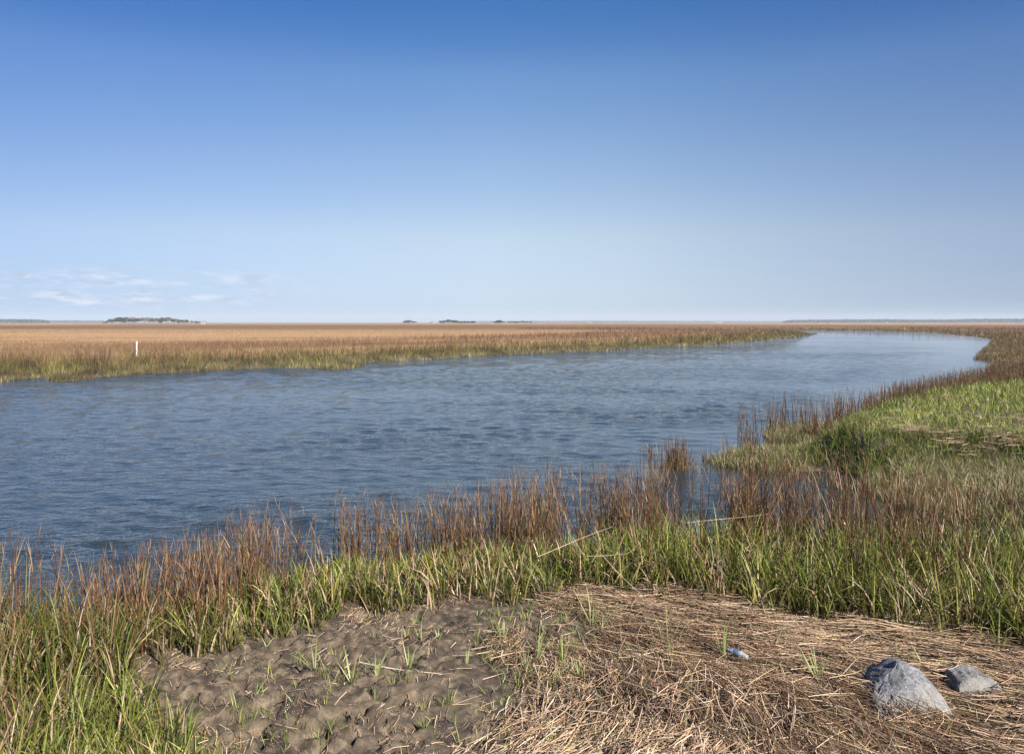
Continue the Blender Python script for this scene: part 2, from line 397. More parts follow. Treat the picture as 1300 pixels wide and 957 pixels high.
# ---- straw litter
def litter():
    B = Bag()
    n = 95000
    x = rng.uniform(-7, 11, n); y = rng.uniform(5.0, 13.2, n); k = in_view(x, y, 1.2); x = x[k]; y = y[k]
    s = shore(x, y); bare = sdist(x, y, BARE)
    mat = smooth((x+.35+1.3*(fbm(x*1.1, y*1.1, 6, 3)-.5)*2-.1*(y-8))/1.5)
    rim = np.exp(-((bare-.05)/.28)**2)
    patch = smooth((fbm(x*1.7, y*1.7, 4, 3)-.48)/.12)
    p = np.where(bare > -.45, np.clip(mat*1.0+rim*.6*patch+.16*patch+.07, 0, 1), .08*(bare > -1.5))
    k = (rng.random(len(x)) < p) & (s > .1); x = x[k]; y = y[k]; m = len(x); mt = mat[k]
    L = rng.uniform(.10, .55, m)*(.5+.75*mt); r = rng.uniform(.0016, .0050, m)
    flow = -1.15+1.5*(fbm(x*.35, y*.35, 1, 2)-.5)*2+.95*smooth((x-2.8)/2.2)
    az = flow+rng.normal(0, .34, m); loose = rng.random(m) < .22; az[loose] = rng.uniform(0, 3.14, loose.sum())
    th = .12*mt*(.35+1.2*smooth((fbm(x*1.5, y*1.5, 2, 3)-.3)/.4))
    z = height(x, y)+.006+th*rng.random(m)**.8
    c = pal(m, STRAW, SP, .12); c *= 1.2; low = (rng.random(m) < .26); c[low] *= .3  # random stalks darkened to paint in shaded gaps of the mat
    B.add(*straws(np.stack([x, y, z], 1), L, r, az, rng.normal(0, .07, m), c, .05))
    o = B.build('straw_litter', M_straw); tag(o, 'flattened tan dead reed stalks matted over the near bank', 'straw', None, 'stuff')
    # short weeds coming through the mat
    B = Bag(); n = 2600
    x = rng.uniform(-4.5, 9, n); y = rng.uniform(5.4, 11, n); bare = sdist(x, y, BARE)
    k = (bare > .05) & in_view(x, y, .5) & (fbm(x*1.6, y*1.6, 0, 3)+.10*(np.abs(x-.6) < 1.2) > .53) & (rng.random(n) < .7); x = x[k]; y = y[k]
    x, y, a = tussock(x, y, 5, .03); m = len(x)
    B.add(*blades(np.stack([x, y, height(x, y)], 1), rng.uniform(.05, .2, m), rng.uniform(.005, .010, m), a, np.abs(rng.normal(.4, .25, m)), rng.uniform(0, .9, m),
        pal(m, GREEN, GP), pal(m, [(.17,.23,.07),(.25,.29,.12),(.12,.18,.05)]), 3))
    o = B.build('sprouting_grass', M_leaf); tag(o, 'short green sprouts scattered over the mud and straw', 'grass', None, 'stuff')
litter()

# ---- marsh spit on the right
def spit():
    # bright green turf on top
    B = Bag()
    def cond(x, y, s):
        d = sdist(x, y, PLAT); return is_pen(x, y) & (d > -1.2) & (s > .3) & (rng.random(len(x)) < np.clip(26/y, .25, 1)**1.1)
    cx, cy, cs = scatter(60000, 5, 46, 15, 60, cond); cx, cy, a = tussock(cx, cy, 5, .07); n = len(cx)
    front = smooth((.5-sdist(cx, cy, PLAT))/.6)
    sc = np.clip(cy/22, .8, 2)
    L = (.20+.10*front+.10*fbm(cx*.8, cy*.8, 3, 3))*rng.uniform(.6, 1.35, n)
    ct = pal(n, [(.19,.25,.035),(.25,.30,.05),(.11,.16,.025),(.32,.32,.09),(.06,.09,.018)], jit=.2)
    dead = rng.random(n) < .10+.35*smooth((fbm(cx*.5, cy*.9, 5, 3)-.55)/.12); ct[dead] = pal(dead.sum(), [(.25,.18,.09),(.32,.23,.13),(.17,.12,.05)]); fr = rng.random(n) < front*.75; ct[fr] = pal(fr.sum(), [(.06,.095,.016),(.10,.14,.022),(.16,.20,.035),(.035,.05,.01),(.19,.13,.06)])
    B.add(*blades(np.stack([cx, cy, height(cx, cy)-.01], 1), L, rng.uniform(.010, .020, n)*sc, a, np.abs(rng.normal(.35, .25, n)), rng.uniform(0, 1.3, n), ct*.8, ct, 3))
    o = B.build('turf_grass', M_leaf); tag(o, 'low bright green grass carpeting the top of the marsh spit on the right', 'grass', None, 'stuff')
    fx, fy, fs = scatter(34000, 4, 20, 15, 25, lambda x, y, s: is_pen(x, y) & (sdist(x, y, PLAT) > -1.7) & (sdist(x, y, PLAT) < .4) & (s > .15) & (rng.random(len(x)) < .35+.65*smooth((fbm(x*2, y*2, 5, 2)-.4)/.15)))
    fx, fy, a = tussock(fx, fy, 5, .06); n = len(fx)
    ct = pal(n, [(.07,.11,.018),(.12,.16,.025),(.19,.24,.04),(.035,.05,.01),(.21,.15,.07),(.15,.17,.05)], jit=.25)
    FB = Bag(); FB.add(*blades(np.stack([fx, fy, height(fx, fy)-.01], 1), rng.uniform(.16, .42, n), rng.uniform(.010, .020, n), a, np.abs(rng.normal(.45, .3, n)), rng.uniform(0, 1.5, n), ct*.7, ct, 3))
    o = FB.build('marsh_grass', M_leaf); tag(o, 'dark green leafy grass hanging over the front edge of the marsh spit', 'grass', None, 'stuff')
    # grey-olive tangle on the low front
    B = Bag()
    def cond2(x, y, s):
        d = sdist(x, y, PLAT); return is_pen(x, y) & (d < -.85) & (s > -.15) & (s < 9) & (y < 30) & (rng.random(len(x)) < .95)
    cx, cy, cs = scatter(60000, 3, 26, 14.6, 30, cond2); cx, cy, a = tussock(cx, cy, 6, .06); n = len(cx)
    L = rng.uniform(.14, .46, n)*(.7+.6*fbm(cx*1.2, cy*1.2, 1, 3))
    ct = pal(n, [(.17,.18,.06),(.25,.22,.10),(.10,.12,.035),(.33,.26,.15),(.07,.05,.025),(.42,.34,.22)], [.2,.2,.15,.2,.13,.12], .22)
    B.add(*blades(np.stack([cx, cy, height(cx, cy)-.01], 1), L, rng.uniform(.008, .016, n), a, np.abs(rng.normal(.3, .25, n)), rng.uniform(0, 1.5, n), ct*.8, ct, 3))
    o = B.build('marsh_grass', M_leaf); tag(o, 'grey green tangled grass on the low muddy front of the marsh spit', 'grass', None, 'stuff')
    # brown stems round the water side and at the back
    def cond3(x, y, s):
        d = sdist(x, y, PLAT)
        side = (s > -1.0-y*.012) & (s < 1.6+y*.05) & ((y > 24) | (x < 7.0)) & (d < -.5)
        back = (d < .3) & (y > 38) & (s > -.6)
        c = fbm(x*.8, y*.5, 6, 3)
        p = np.where(side, .85*smooth((c-.36)/.2), 0)+np.where(back, .55, 0)
        p = p*np.where(s < -.2, .35, 1)
        return is_pen(x, y) & (side | back) & (rng.random(len(x)) < p) & ~((x < 5.9) & (y < 25))
    cx, cy, cs = scatter(21000, 2, 50, 16, 66, cond3); cx, cy, a = tussock(cx, cy, 3, .06); n = len(cx)
    L = rng.uniform(.45, 1.15, n)*(.75+.5*fbm(cx*.6, cy*.6, 2, 2))
    L *= np.where((cy > 24) & (cy < 36) & (cx < 13), 1.3, 1.0)
    sp = stems(cx, cy, L, .0062, seg=3, leaves=2, dens_head=1, colp=[.2,.2,.2,.2,.2])
    x2, y2, s2 = scatter(30000, 2, 50, 16, 66, lambda x, y, s: is_pen(x, y) & (s > -.2) & (sdist(x, y, PLAT) < -.4) & ((y > 23) | (x < 7.2)) & ((s < 4) | (y > 34)))
    x2, y2, a = tussock(x2, y2, 4, .08); n = len(x2)
    ct = pal(n, [(.15,.17,.04),(.22,.17,.06),(.09,.12,.025),(.26,.20,.10),(.08,.055,.025)], jit=.2)
    sp.add(*blades(np.stack([x2, y2, height(x2, y2)-.01], 1), rng.uniform(.25, .65, n), rng.uniform(.010, .022, n), a, np.abs(rng.normal(.15, .15, n)), rng.uniform(0, .9, n), ct*.8, ct, 3))
    o = sp.build('reeds', M_stem); tag(o, 'rusty brown reeds fringing the water side of the marsh spit on the right', 'reeds', None, 'stuff')
    # wrack line
    B = Bag()
    (ax, ay), (bx, by) = W(1138, 542, 1.1), W(1330, 553, 1.1); n = 520
    t = rng.random(n); t = t[(fbm(t*9, t*0, 3, 3) > .47+.10*t) | (t < .22)]; n = len(t)
    x = ax+(bx-ax)*t+rng.normal(0, .08, n); y = ay+(by-ay)*t+.5*(fbm(t*6, t*0+3, 5, 3)-.5)+rng.normal(0, .16+.14*rng.random(n), n)
    B.add(*straws(np.stack([x, y, height(x, y)+rng.uniform(.08, .26, n)], 1), rng.uniform(.12, .6, n), rng.uniform(.003, .007, n), rng.normal(.05, .5, n), rng.normal(0, .12, n), pal(n, [(.40,.28,.17),(.50,.37,.25),(.26,.18,.11),(.16,.11,.07)], jit=.2), .08))
    n = 1500; x = rng.uniform(5.5, 18, n); y = rng.uniform(15.5, 26, n); k = is_pen(x, y) & (shore(x, y) > .2) & (rng.random(n) < .6); x = x[k]; y = y[k]; n = len(x)
    B.add(*straws(np.stack([x, y, height(x, y)+rng.uniform(.02, .22, n)], 1), rng.uniform(.12, .7, n), rng.uniform(.003, .006, n), rng.uniform(0, 3.14, n), rng.normal(0, .3, n), pal(n, [(.40,.28,.17),(.46,.36,.26),(.22,.15,.09)], jit=.2), .08))
    o = B.build('wrack', M_straw); tag(o, 'pale line of washed up straw lying on the green marsh spit', 'wrack', None, 'stuff')
spit()

# ---- lone clump standing in the water
def clump(cx0, cy0, rx, ry, n, L0, L1, label):
    cx = cx0+rng.normal(0, rx, n); cy = cy0+rng.normal(0, ry, n)
    L = rng.uniform(L0, L1, n)*np.exp(-((cx-cx0)/(rx*2.6))**2)
    zz = height(cx, cy)
    keep = np.ones(n, bool); cx, cy, L = cx[keep], cy[keep], (L+np.maximum(-zz, 0))[keep]
    B = stems(cx, cy, L, .0058, seg=3, leaves=2, dens_head=1, lean=.14)
    m = n*2; x = cx0+rng.normal(0, rx*.8, m); y = cy0+rng.normal(0, ry*.8, m); zz = height(x, y)
    ct = pal(m, [(.20,.20,.06),(.26,.20,.08),(.30,.2,.1),(.15,.17,.05)])
    B.add(*blades(np.stack([x, y, zz], 1), rng.uniform(.2, .5, m)+np.maximum(-zz, 0), rng.uniform(.008, .014, m), rng.uniform(0, 6.28, m), np.abs(rng.normal(.2, .15, m)), rng.uniform(0, .9, m), ct*.8, ct, 3))
    ob = B.build('reed_clump', M_stem); me = ob.data; co = np.empty(len(me.vertices)*3, np.float32); me.vertices.foreach_get('co', co); co = co.reshape(-1, 3)
    co -= np.array([cx0, cy0, 0], np.float32); me.vertices.foreach_set('co', co.ravel()); ob.location = (cx0, cy0, 0)
    return tag(ob, label, 'reeds')
x_, y_ = W(858, 594); clump(x_, y_, .27, .30, 120, .5, 1.0, 'lone brown and green reed clump in open water off the tip of the marsh spit')
x_, y_ = W(824, 578); clump(x_, y_, .05, .08, 14, .3, .55, 'few thin reeds in the water just left of the lone reed clump')
x_, y_ = W(894, 590); clump(x_, y_, .04, .06, 8, .25, .5, 'few short reeds in the water between the lone clump and the spit')

# ---- far bank and the golden marsh behind it
def far_bank():
    B = Bag(); S = Bag()
    bands = [(34, 135, 150000, .05), (135, 400, 150000, .12), (36, 135, 240000, .045), (135, 400, 160000, .10)]
    for bi, (y0, y1, n, w0) in enumerate(bands):
        u = rng.random(n); y = y0*(y1/y0)**u; x = rng.uniform(-1, 1, n)*(y*.67+4)
        if bi > 1:
            q = sdist(x, y, WATER) > -12; x = x[q]; y = y[q]
        s = shore(x, y)
        wild = is_pen(x, y)
        deep = (26+.10*y) if bi < 2 else 8
        k = (s > -.5) & (s < deep) & (~wild) & (y > 30)
        x, y, s = x[k], y[k], s[k]; m = len(x)
        sc = np.clip(y/90, .7, 4)
        inn = smooth(s/9)
        hh = (.5+.95*inn)*(.6+.45*fbm(x*.16, y*.10, 3, 3)+.35*fbm(x*.8, y*.6, 6, 2))
        L = hh*rng.uniform(.35, 1.2, m)
        g = (.75-.75*smooth((s-1.5)/15))*(.6+.8*fbm(x*.11, y*.1, 2, 3))
        g = g*(1-.55*smooth((x-.12*y-2)/(.5*y)))
        isg = rng.random(m) < g
        cg = pal(m, [(.105,.11,.022),(.15,.14,.034),(.055,.065,.014),(.21,.185,.065)], jit=.25)
        cbn = pal(m, [(.17,.10,.045),(.12,.065,.032),(.21,.13,.06),(.10,.075,.03)], jit=.2)
        c = np.where(isg[:, None], cg, cbn)
        pale = (s < 2.2) & (rng.random(m) < .22*smooth((fbm(x*.5, y*.5, 1, 2)-.4)/.2)); c[pale] = pal(pale.sum(), [(.32,.30,.15),(.40,.34,.22)]); c = c*(.25+1.5*smooth((fbm(x*.9, y*.6, 4, 3)-.2)/.6))[:, None]
        tip = np.where(isg[:, None], c, pal(m, [(.15,.08,.048),(.22,.12,.07)]))
        B.add(*blades(np.stack([x, y, height(x, y)-.05], 1), L, w0*rng.uniform(.5, 1.3, m)*sc/(1 if y0 < 100 else 1.6), rng.uniform(0, 6.28, m), np.where(s < 7, .3, .14)*np.abs(rng.normal(1, .9, m)), rng.uniform(0, 1.4, m), c*.9, tip, 2, taper=1.3))
    o = B.build('marsh_grass', M_far); tag(o, 'green and brown cordgrass belt along the far side of the creek', 'grass', None, 'stuff')
    # golden canopy sheet plus standing blades
    xs = axis(-6400, 6400, -140, 140, 2.5, 1.05); ys = axis(30, 6400, 60, 330, 2.0, 1.04)
    X, Y, Fc = grid(xs, ys); s = shore(X, Y); pen = is_pen(X, Y)
    Z = .95*smooth((s-3)/14)+(fbm(X*.05, Y*.05, 2, 3)-.5)*.25+(fbm(X*.4, Y*.4, 3, 2)-.5)*.14+.12
    ok = ((s > 6) & (~pen) & (Y > 44)).reshape(-1)
    Fk = Fc[ok[Fc].all(1)]
    o = np_mesh('marsh_grass', np.stack([X, Y, Z], -1).reshape(-1, 3), Fk, canopy_material(), smooth_=True)
    tag(o, 'endless golden tan dead marsh grass stretching to the horizon', 'grass', None, 'stuff')
    n = 170000; u = rng.random(n); y = 60*(700/60)**u; x = rng.uniform(-1, 1, n)*(y*.67+4); s = shore(x, y)
    k = (s > 16+.05*y) & (~is_pen(x, y)); x, y, s = x[k], y[k], s[k]; m = len(x)
    z = .95*smooth((s-3)/14)+(fbm(x*.05, y*.05, 2, 3)-.5)*.25+.0
    c = pal(m, [(.385,.25,.145),(.43,.29,.175),(.34,.215,.12),(.31,.195,.105)], jit=.06); dk = smooth((fbm(x*.004+3, y*.012, 4, 3)-.5)/.12)[:, None]
    c = c*(1-.35*dk)*(1-.50*smooth((y-240)/150)*smooth((950-y)/200))[:, None]
    B = Bag(); sc = np.clip(y/90, .8, 5)
    B.add(*blades(np.stack([x, y, z], 1), rng.uniform(.2, .5, m), rng.uniform(.03, .08, m)*sc, rng.uniform(0, 6.28, m), np.abs(rng.normal(.15, .15, m)), np.zeros(m), c, c*1.05, 1, taper=1.2))
    o = B.build('marsh_grass', M_far); tag(o, 'feathery golden grass tips in the open marsh beyond the far bank', 'grass', None, 'stuff')
far_bank()

# ---------------------------------------------------------------- single tufts and stalks on the near bank
def tuft(px, py, n, L0, L1, label, w=.010, lean=.25, cols=None, z=None):
    L0 *= 1.15; L1 *= 1.15; w *= 1.25; n = int(n*1.3)
    x0, y0 = W(px, py, .45); z0 = float(height(np.array([x0]), np.array([y0]))[0]); z0 = z0+(.03 if x0 > .4 else 0)
    a = rng.uniform(0, 6.28, n); r = rng.uniform(0, .03, n)*(n/6)**.5
    ct = pal(n, cols or [(.20,.26,.08),(.26,.30,.11),(.16,.22,.05)], jit=.1); cb = pal(n, [(.32,.30,.14),(.22,.24,.09)])
    V, Fc, C = blades(np.stack([np.cos(a)*r, np.sin(a)*r, np.zeros(n)-.02], 1), rng.uniform(L0, L1, n), rng.uniform(.8, 1.3, n)*w, a, np.abs(rng.normal(lean, .15, n)), rng.uniform(0, .7, n), cb, ct, 5, a+1.57+rng.normal(0, .4, n), tipmix=.6)
    o = np_mesh('grass_tuft', V, Fc, M_leaf, C); o.location = (x0, y0, z0)
    return tag(o, label, 'grass tuft', 'single grass tufts on the bare bank')
tuft(918, 840, 5, .30, .46, 'upright green grass tuft just left of the plastic bottle', .014, .12)
tuft(848, 820, 4, .38, .56, 'tall leaning pale green tuft in the middle of the straw mat', .013, .3)
tuft(853, 848, 5, .22, .34, 'narrow yellow green tuft below the tall leaning tuft on the straw', .011, .14)
tuft(752, 792, 7, .28, .42, 'dark green upright tuft at the upper left of the straw mat', .013, .12)
tuft(765, 800, 6, .14, .26, 'small green tuft right beside the dark green upright tuft', .010)
tuft(682, 836, 6, .30, .44, 'pair of long green blades on straw right of the grey mud', .012, .18)
tuft(714, 838, 11, .18, .30, 'bushy green tuft on straw in the middle of the bank', .011, .25)
tuft(668, 850, 9, .16, .30, 'low green tuft between the grey mud and the bushy tuft', .010, .35)
tuft(736, 862, 8, .12, .22, 'short green tuft on the straw near the lower centre', .010, .3)
tuft(400, 852, 9, .18, .32, 'spreading green tuft on the lumpy brown mud', .012, .6)
tuft(446, 862, 12, .18, .34, 'widest pale green tuft at the lower edge of the brown mud', .012, .6)
tuft(478, 853, 7, .14, .26, 'pale green tuft beside the bleached stalk on the mud', .011, .5)
tuft(520, 838, 13, .14, .30, 'loose green tuft on the grey mud in the middle of the bare patch', .010, .4)
tuft(516, 803, 5, .12, .22, 'flattened light green tuft on the upper grey mud', .012, .9)
tuft(534, 806, 4, .14, .24, 'slim green shoot standing on the upper grey mud', .010, .3)
tuft(556, 808, 5, .10, .18, 'tiny dark green tuft on the upper right of the mud', .010, .5)
tuft(1040, 866, 9, .18, .34, 'thin green tuft on straw left of the large grey stone', .010, .4)
tuft(1172, 842, 4, .16, .24, 'short green shoot right behind the large grey stone', .012, .7)
tuft(1196, 820, 7, .2, .34, 'pale green tuft in the straw above the gap between the two stones', .010, .3)
tuft(592, 842, 6, .12, .22, 'small green tuft where the mud meets the straw', .010, .4)
tuft(640, 812, 8, .16, .28, 'green tuft on thin straw right of the bare mud', .010, .35)
tuft(1268, 832, 8, .26, .42, 'tall green tuft at the far right edge of the straw', .011, .2)

def stalk(px0, py0, px1, py1, z0, z1, label, r=.006, col=(.55,.42,.29), sag=.0):
    r *= .7; col = tuple(q*.85 for q in col)
    a = np.array([*W(px0, py0, z0), z0]); b = np.array([*W(px1, py1, z1), z1]); mid = (a+b)/2; n = 9; sides = 5
    d = b-a; d /= np.linalg.norm(d); s1 = np.cross(d, [0, 0, 1]); s1 /= np.linalg.norm(s1); u = np.cross(s1, d)
    V = []; ph = rng.uniform(0, 6)
    for i in range(n):
        t = i/(n-1); P = a+(b-a)*t-mid+u*(-sag*4*t*(1-t))+s1*.02*math.sin(ph+5*t); rr = r*(1-.55*t)*(1.35 if i in (3, 6) else 1)
        for j in range(sides): V.append(P+(s1*math.cos(6.283*j/sides)+u*math.sin(6.283*j/sides))*rr)
    Fc = [[i*sides+j, i*sides+(j+1) % sides, (i+1)*sides+(j+1) % sides, (i+1)*sides+j] for i in range(n-1) for j in range(sides)]
    C = np.tile(np.array(col), (len(V), 1))*rng.uniform(.85, 1.1, (len(V), 1))
    o = np_mesh('dry_stalk', V, Fc, M_straw, C); o.location = tuple(mid); return tag(o, label, 'stalk', 'single dry stalks lying about the near bank')
stalk(682, 706, 778, 668, 1.0, 1.35, 'long pale dry stalk slanting across the top of the green grass', .007)
stalk(765, 706, 815, 756, .95, .55, 'straight tan stalk leaning down out of the grass onto the straw')
stalk(745, 706, 792, 703, .95, .98, 'short pale stalk lying level across the green grass', .006)
stalk(872, 664, 975, 652, 1.15, 1.2, 'tan stalk resting level on top of the brown reeds', .006)
stalk(812, 690, 790, 706, 1.0, .9, 'bent straw stalk among the grass in the middle of the bank', .006)
stalk(1078, 762, 1140, 806, .7, .50, 'double dry stalk slanting out of the grass above the large grey stone', .008, (.60,.46,.30))
stalk(1172, 758, 1262, 812, .85, .50, 'long tan stalk slanting down through the grass at the right', .007, (.58,.44,.29))
stalk(1180, 766, 1272, 826, .75, .48, 'second long tan stalk just below the first one at the right', .007, (.52,.38,.24))
stalk(1232, 764, 1300, 812, .8, .5, 'tan stalk slanting down at the far right edge', .006)
stalk(534, 770, 488, 801, .47, .46, 'dark forked twig lying on the upper brown mud', .009, (.13,.09,.06))
stalk(456, 841, 560, 856, .47, .47, 'bleached pale stalk lying on the grey mud', .009, (.66,.56,.44))
stalk(484, 800, 510, 832, .47, .5, 'thin tan stalk on the mud below the dark twig', .006)
stalk(1036, 852, 1110, 862, .55, .55, 'pale broken stalk lying left of the large grey stone', .007, (.62,.50,.36))
stalk(896, 857, 938, 850, .53, .55, 'bleached stalk on the straw below the plastic bottle', .007, (.66,.54,.42))
stalk(1205, 850, 1222, 836, .58, .64, 'tan stalk poking up beside the small flat stone', .006)
stalk(130, 852, 192, 868, .62, .47, 'tan stalk lying in the grass at the lower left', .005, (.36,.25,.15))
stalk(76, 855, 118, 858, .75, .72, 'pale stalk lying level in the grass at the lower left corner', .005, (.38,.28,.18))

# ---------------------------------------------------------------- stones
def stone_material(name, dark, light):
    m, N, L = nt(name); out = N.new('ShaderNodeOutputMaterial'); b = N.new('ShaderNodeBsdfPrincipled'); b.inputs['Roughness'].default_value = .75
    v = objvec(N, L); n1 = noise(N, L, 6, v, 6, .7, .5); n2 = noise(N, L, 55, v, 6, .8); n3 = noise(N, L, 2, v, 3)
    f = math_(N, L, 'ADD', math_(N, L, 'MULTIPLY', n1, .38), math_(N, L, 'MULTIPLY', n2, .62))
    c = ramp(N, L, f, [(.40, dark), (.485, tuple((a+b_)/2*.8 for a, b_ in zip(dark, light))), (.53, tuple(q*.75 for q in light)), (.62, light)])
    c = mixc(N, L, ramp(N, L, n3, [(.45, (0,0,0)), (.65, (.5,.5,.5))]), c, (.20, .18, .15))
    L.new(c, b.inputs['Base Color']); bp = N.new('ShaderNodeBump'); bp.inputs['Strength'].default_value = .7; bp.inputs['Distance'].default_value = .02
    L.new(f, bp.inputs['Height']); L.new(bp.outputs[0], b.inputs['Normal']); L.new(b.outputs[0], out.inputs[0]); return m
import bmesh
from mathutils import Vector
def stone(profile, depth, loc, mat, label, seed, flat=0.0):
    """profile: (x, z) outline of the crest seen from the front; the block is cut by planes into facets"""
    r = np.random.default_rng(seed); bm = bmesh.new()
    pts = []
    for (x, z) in profile:
        pts.append((x, -.02+r.normal(0, .02), z)); pts.append((x*.92, depth*.55+r.normal(0, .03), z*(.72 if z > .1 else 1)))
        pts.append((x*1.0, -depth*.55, z*.35-.05)); pts.append((x*1.05, -depth*.3+r.normal(0, .03), z*.72))
    for p in pts: bm.verts.new(p)
    xs_ = [p[0] for p in profile]
    for x in (min(xs_), max(xs_)):
        for y in (-depth*.5, depth*.5): bm.verts.new((x*.95, y, -.2))
    bmesh.ops.convex_hull(bm, input=bm.verts)
    for v in [v for v in bm.verts if not v.link_faces]: bm.verts.remove(v)
    bmesh.ops.bevel(bm, geom=list(bm.edges), offset=.007, segments=1, affect='EDGES')
    bmesh.ops.triangulate(bm, faces=bm.faces)
    for _ in range(3):
        bmesh.ops.subdivide_edges(bm, edges=[e for e in bm.edges if e.calc_length() > .03], cuts=1, use_grid_fill=True); bmesh.ops.triangulate(bm, faces=bm.faces)
    bm.normal_update()
    for v in bm.verts:
        c = v.co; n = fbm(np.array([c.x*7+c.y*3]), np.array([c.z*7-c.y*5]), seed, 4)[0]-.5
        n2 = worley(np.array([c.x*9+c.y*6+c.z*3]), np.array([c.z*11-c.y*8+seed]), seed)[0]
        n3 = fbm(np.array([c.x*19+c.y*7]), np.array([c.z*23-c.y*17]), seed+2, 3)[0]-.5
        v.co = c+v.normal*(n*.034+n3*.016-(max(n2-.5, 0))*.05)
    me = bpy.data.meshes.new('stone'); bm.to_mesh(me); bm.free(); me.materials.append(mat)
    for p in me.polygons: p.use_smooth = False
    o = bpy.data.objects.new('stone', me); COL.objects.link(o); o.location = loc; return tag(o, label, 'stone', 'stones at the foot of the embankment')
x0, y0 = W(1150, 884, .5)
stone([(-.40, -.1), (-.33, .09), (-.19, .235), (-.07, .345), (.015, .335), (.13, .275), (.235, .15), (.33, -.1)], .50, (x0, y0, .48),
      stone_material('granite_grey', (.026,.028,.032), (.235,.24,.255)), 'large pale grey angular stone half buried in straw at the lower right', 5)
x0, y0 = W(1236, 866, .5)
stone([(-.21, -.05), (-.17, .03), (-.10, .06), (.02, .065), (.12, .035), (.19, -.02)], .30, (x0, y0, .53),
      stone_material('granite_weathered', (.04,.04,.038), (.24,.235,.23)), 'small flat streaked stone lying in straw right of the large one', 9)

# ---------------------------------------------------------------- plastic bottle
def simple_mat(name, col, rough=.4, metal=0, trans=0):
    m, N, L = nt(name); out = N.new('ShaderNodeOutputMaterial'); b = N.new('ShaderNodeBsdfPrincipled')
    n = noise(N, L, 30, objvec(N, L), 3); c = mixc(N, L, ramp(N, L, n, [(.35, (0,0,0)), (.7, (1,1,1))]), col, tuple(q*.8 for q in col))
    L.new(c, b.inputs['Base Color']); b.inputs['Roughness'].default_value = rough; b.inputs['Transmission Weight'].default_value = trans
    if trans: b.inputs['IOR'].default_value = 1.2
    L.new(b.outputs[0], out.inputs[0]); return m
def lathe(name, prof, mat, parent, sides=20, crush=0.0):
    V = []
    for i, (x, r) in enumerate(prof):
        for j in range(sides):
            a = 2*math.pi*j/sides; k = 1-crush*max(0, math.sin(a*1.0+.6))*math.exp(-((x-.11)/.05)**2)
            V.append((x, r*k*math.cos(a), r*k*math.sin(a)))
    n = len(prof); Fc = [[i*sides+j, i*sides+(j+1) % sides, (i+1)*sides+(j+1) % sides, (i+1)*sides+j] for i in range(n-1) for j in range(sides)]
    return np_mesh(name, V, Fc, mat, smooth_=True, parent=parent)
bx, by = W(937, 831, .55)
bot = empty('plastic_bottle', (bx, by, float(height(np.array([bx]), np.array([by]))[0])+.125)); bot.rotation_euler = (0.2, .10, math.radians(-38))
tag(bot, 'small crushed clear plastic drink bottle with blue cap and band lying on straw', 'bottle')
plast = simple_mat('clear_plastic', (.80,.84,.90), .12, 0, .75)
lathe('body', [(.105,.0),(.105,.022),(.098,.031),(.085,.030),(.078,.032),(.066,.029),(.058,.032),(.046,.029),(.038,.032),(.02,.031),(-.05,.031),(-.07,.026),(-.085,.015),(-.095,.0125)], plast, bot, crush=.45)
lathe('label_band', [(-.048,.0315),(-.046,.0325),(.012,.0325),(.014,.0315)], simple_mat('blue_film', (.07,.10,.17), .3), bot)
cap = [(-.094,.0145),(-.094,.0155),(-.110,.0155),(-.112,.0135),(-.112,0)]
lathe('cap', cap, simple_mat('blue_cap', (.03,.12,.30), .35), bot)

# ---------------------------------------------------------------- white marker post
px, py = W(173.6, 409+F*3.45/72, .45); pz = float(height(np.array([px]), np.array([py]))[0])
post = empty('marker_post', (px, py, pz)); tag(post, 'white marker post standing in the grass on the far bank at the left', 'post')
wp = simple_mat('white_plastic', (.66,.65,.63), .5)
def cyl(name, prof, mat, parent, sides=14):
    V = [(r*math.cos(6.2832*j/sides), r*math.sin(6.2832*j/sides), z) for z, r in prof for j in range(sides)]
    Fc = [[i*sides+j, i*sides+(j+1) % sides, (i+1)*sides+(j+1) % sides, (i+1)*sides+j] for i in range(len(prof)-1) for j in range(sides)]
    return np_mesh(name, V, Fc, mat, smooth_=True, parent=parent)
cyl('pole', [(-.3,.065),(1.6,.065)], wp, post); cyl('cap', [(1.56,.074),(1.64,.074),(1.70,.05),(1.72,.002)], simple_mat('grey_cap', (.55,.55,.53)), post)

# ---------------------------------------------------------------- far trees
def tree_material(name, a, b_):
    m, N, L = nt(name); out = N.new('ShaderNodeOutputMaterial'); d = N.new('ShaderNodeBsdfDiffuse'); n = noise(N, L, .5, objvec(N, L), 3, .6)
    L.new(ramp(N, L, n, [(.35, a), (.65, b_)]), d.inputs['Color']); L.new(d.outputs[0], out.inputs[0]); return m
T_green = tree_material('evergreen_leaves', (.018,.030,.014), (.055,.075,.030)); T_bark = tree_material('bark', (.07,.055,.04), (.16,.13,.10))
T_bare = tree_material('bare_twigs', (.12,.09,.07), (.24,.19,.15))
def crown_faces(n, blobs, size, r):
    """leaf clumps (quads) spread through a few uneven lobes"""
    V = []; 
    for i in range(n):
        bx, by, bz, br, bh = blobs[r.integers(len(blobs))]
        d = r.normal(0, 1, 3); d /= np.linalg.norm(d); q = r.uniform(.45, 1.05)**.6
        c = np.array([bx, by, bz])+d*np.array([br, br, bh])*q
        u = r.normal(0, 1, 3); u /= np.linalg.norm(u); w = np.cross(u, r.normal(0, 1, 3)); w /= np.linalg.norm(w); s = size*r.uniform(.5, 1.4)
        V += [c-u*s-w*s*.6, c+u*s-w*s, c+u*s*.7+w*s, c-u*s+w*s*.8]
    return np.array(V), np.arange(4*n).reshape(-1, 4)
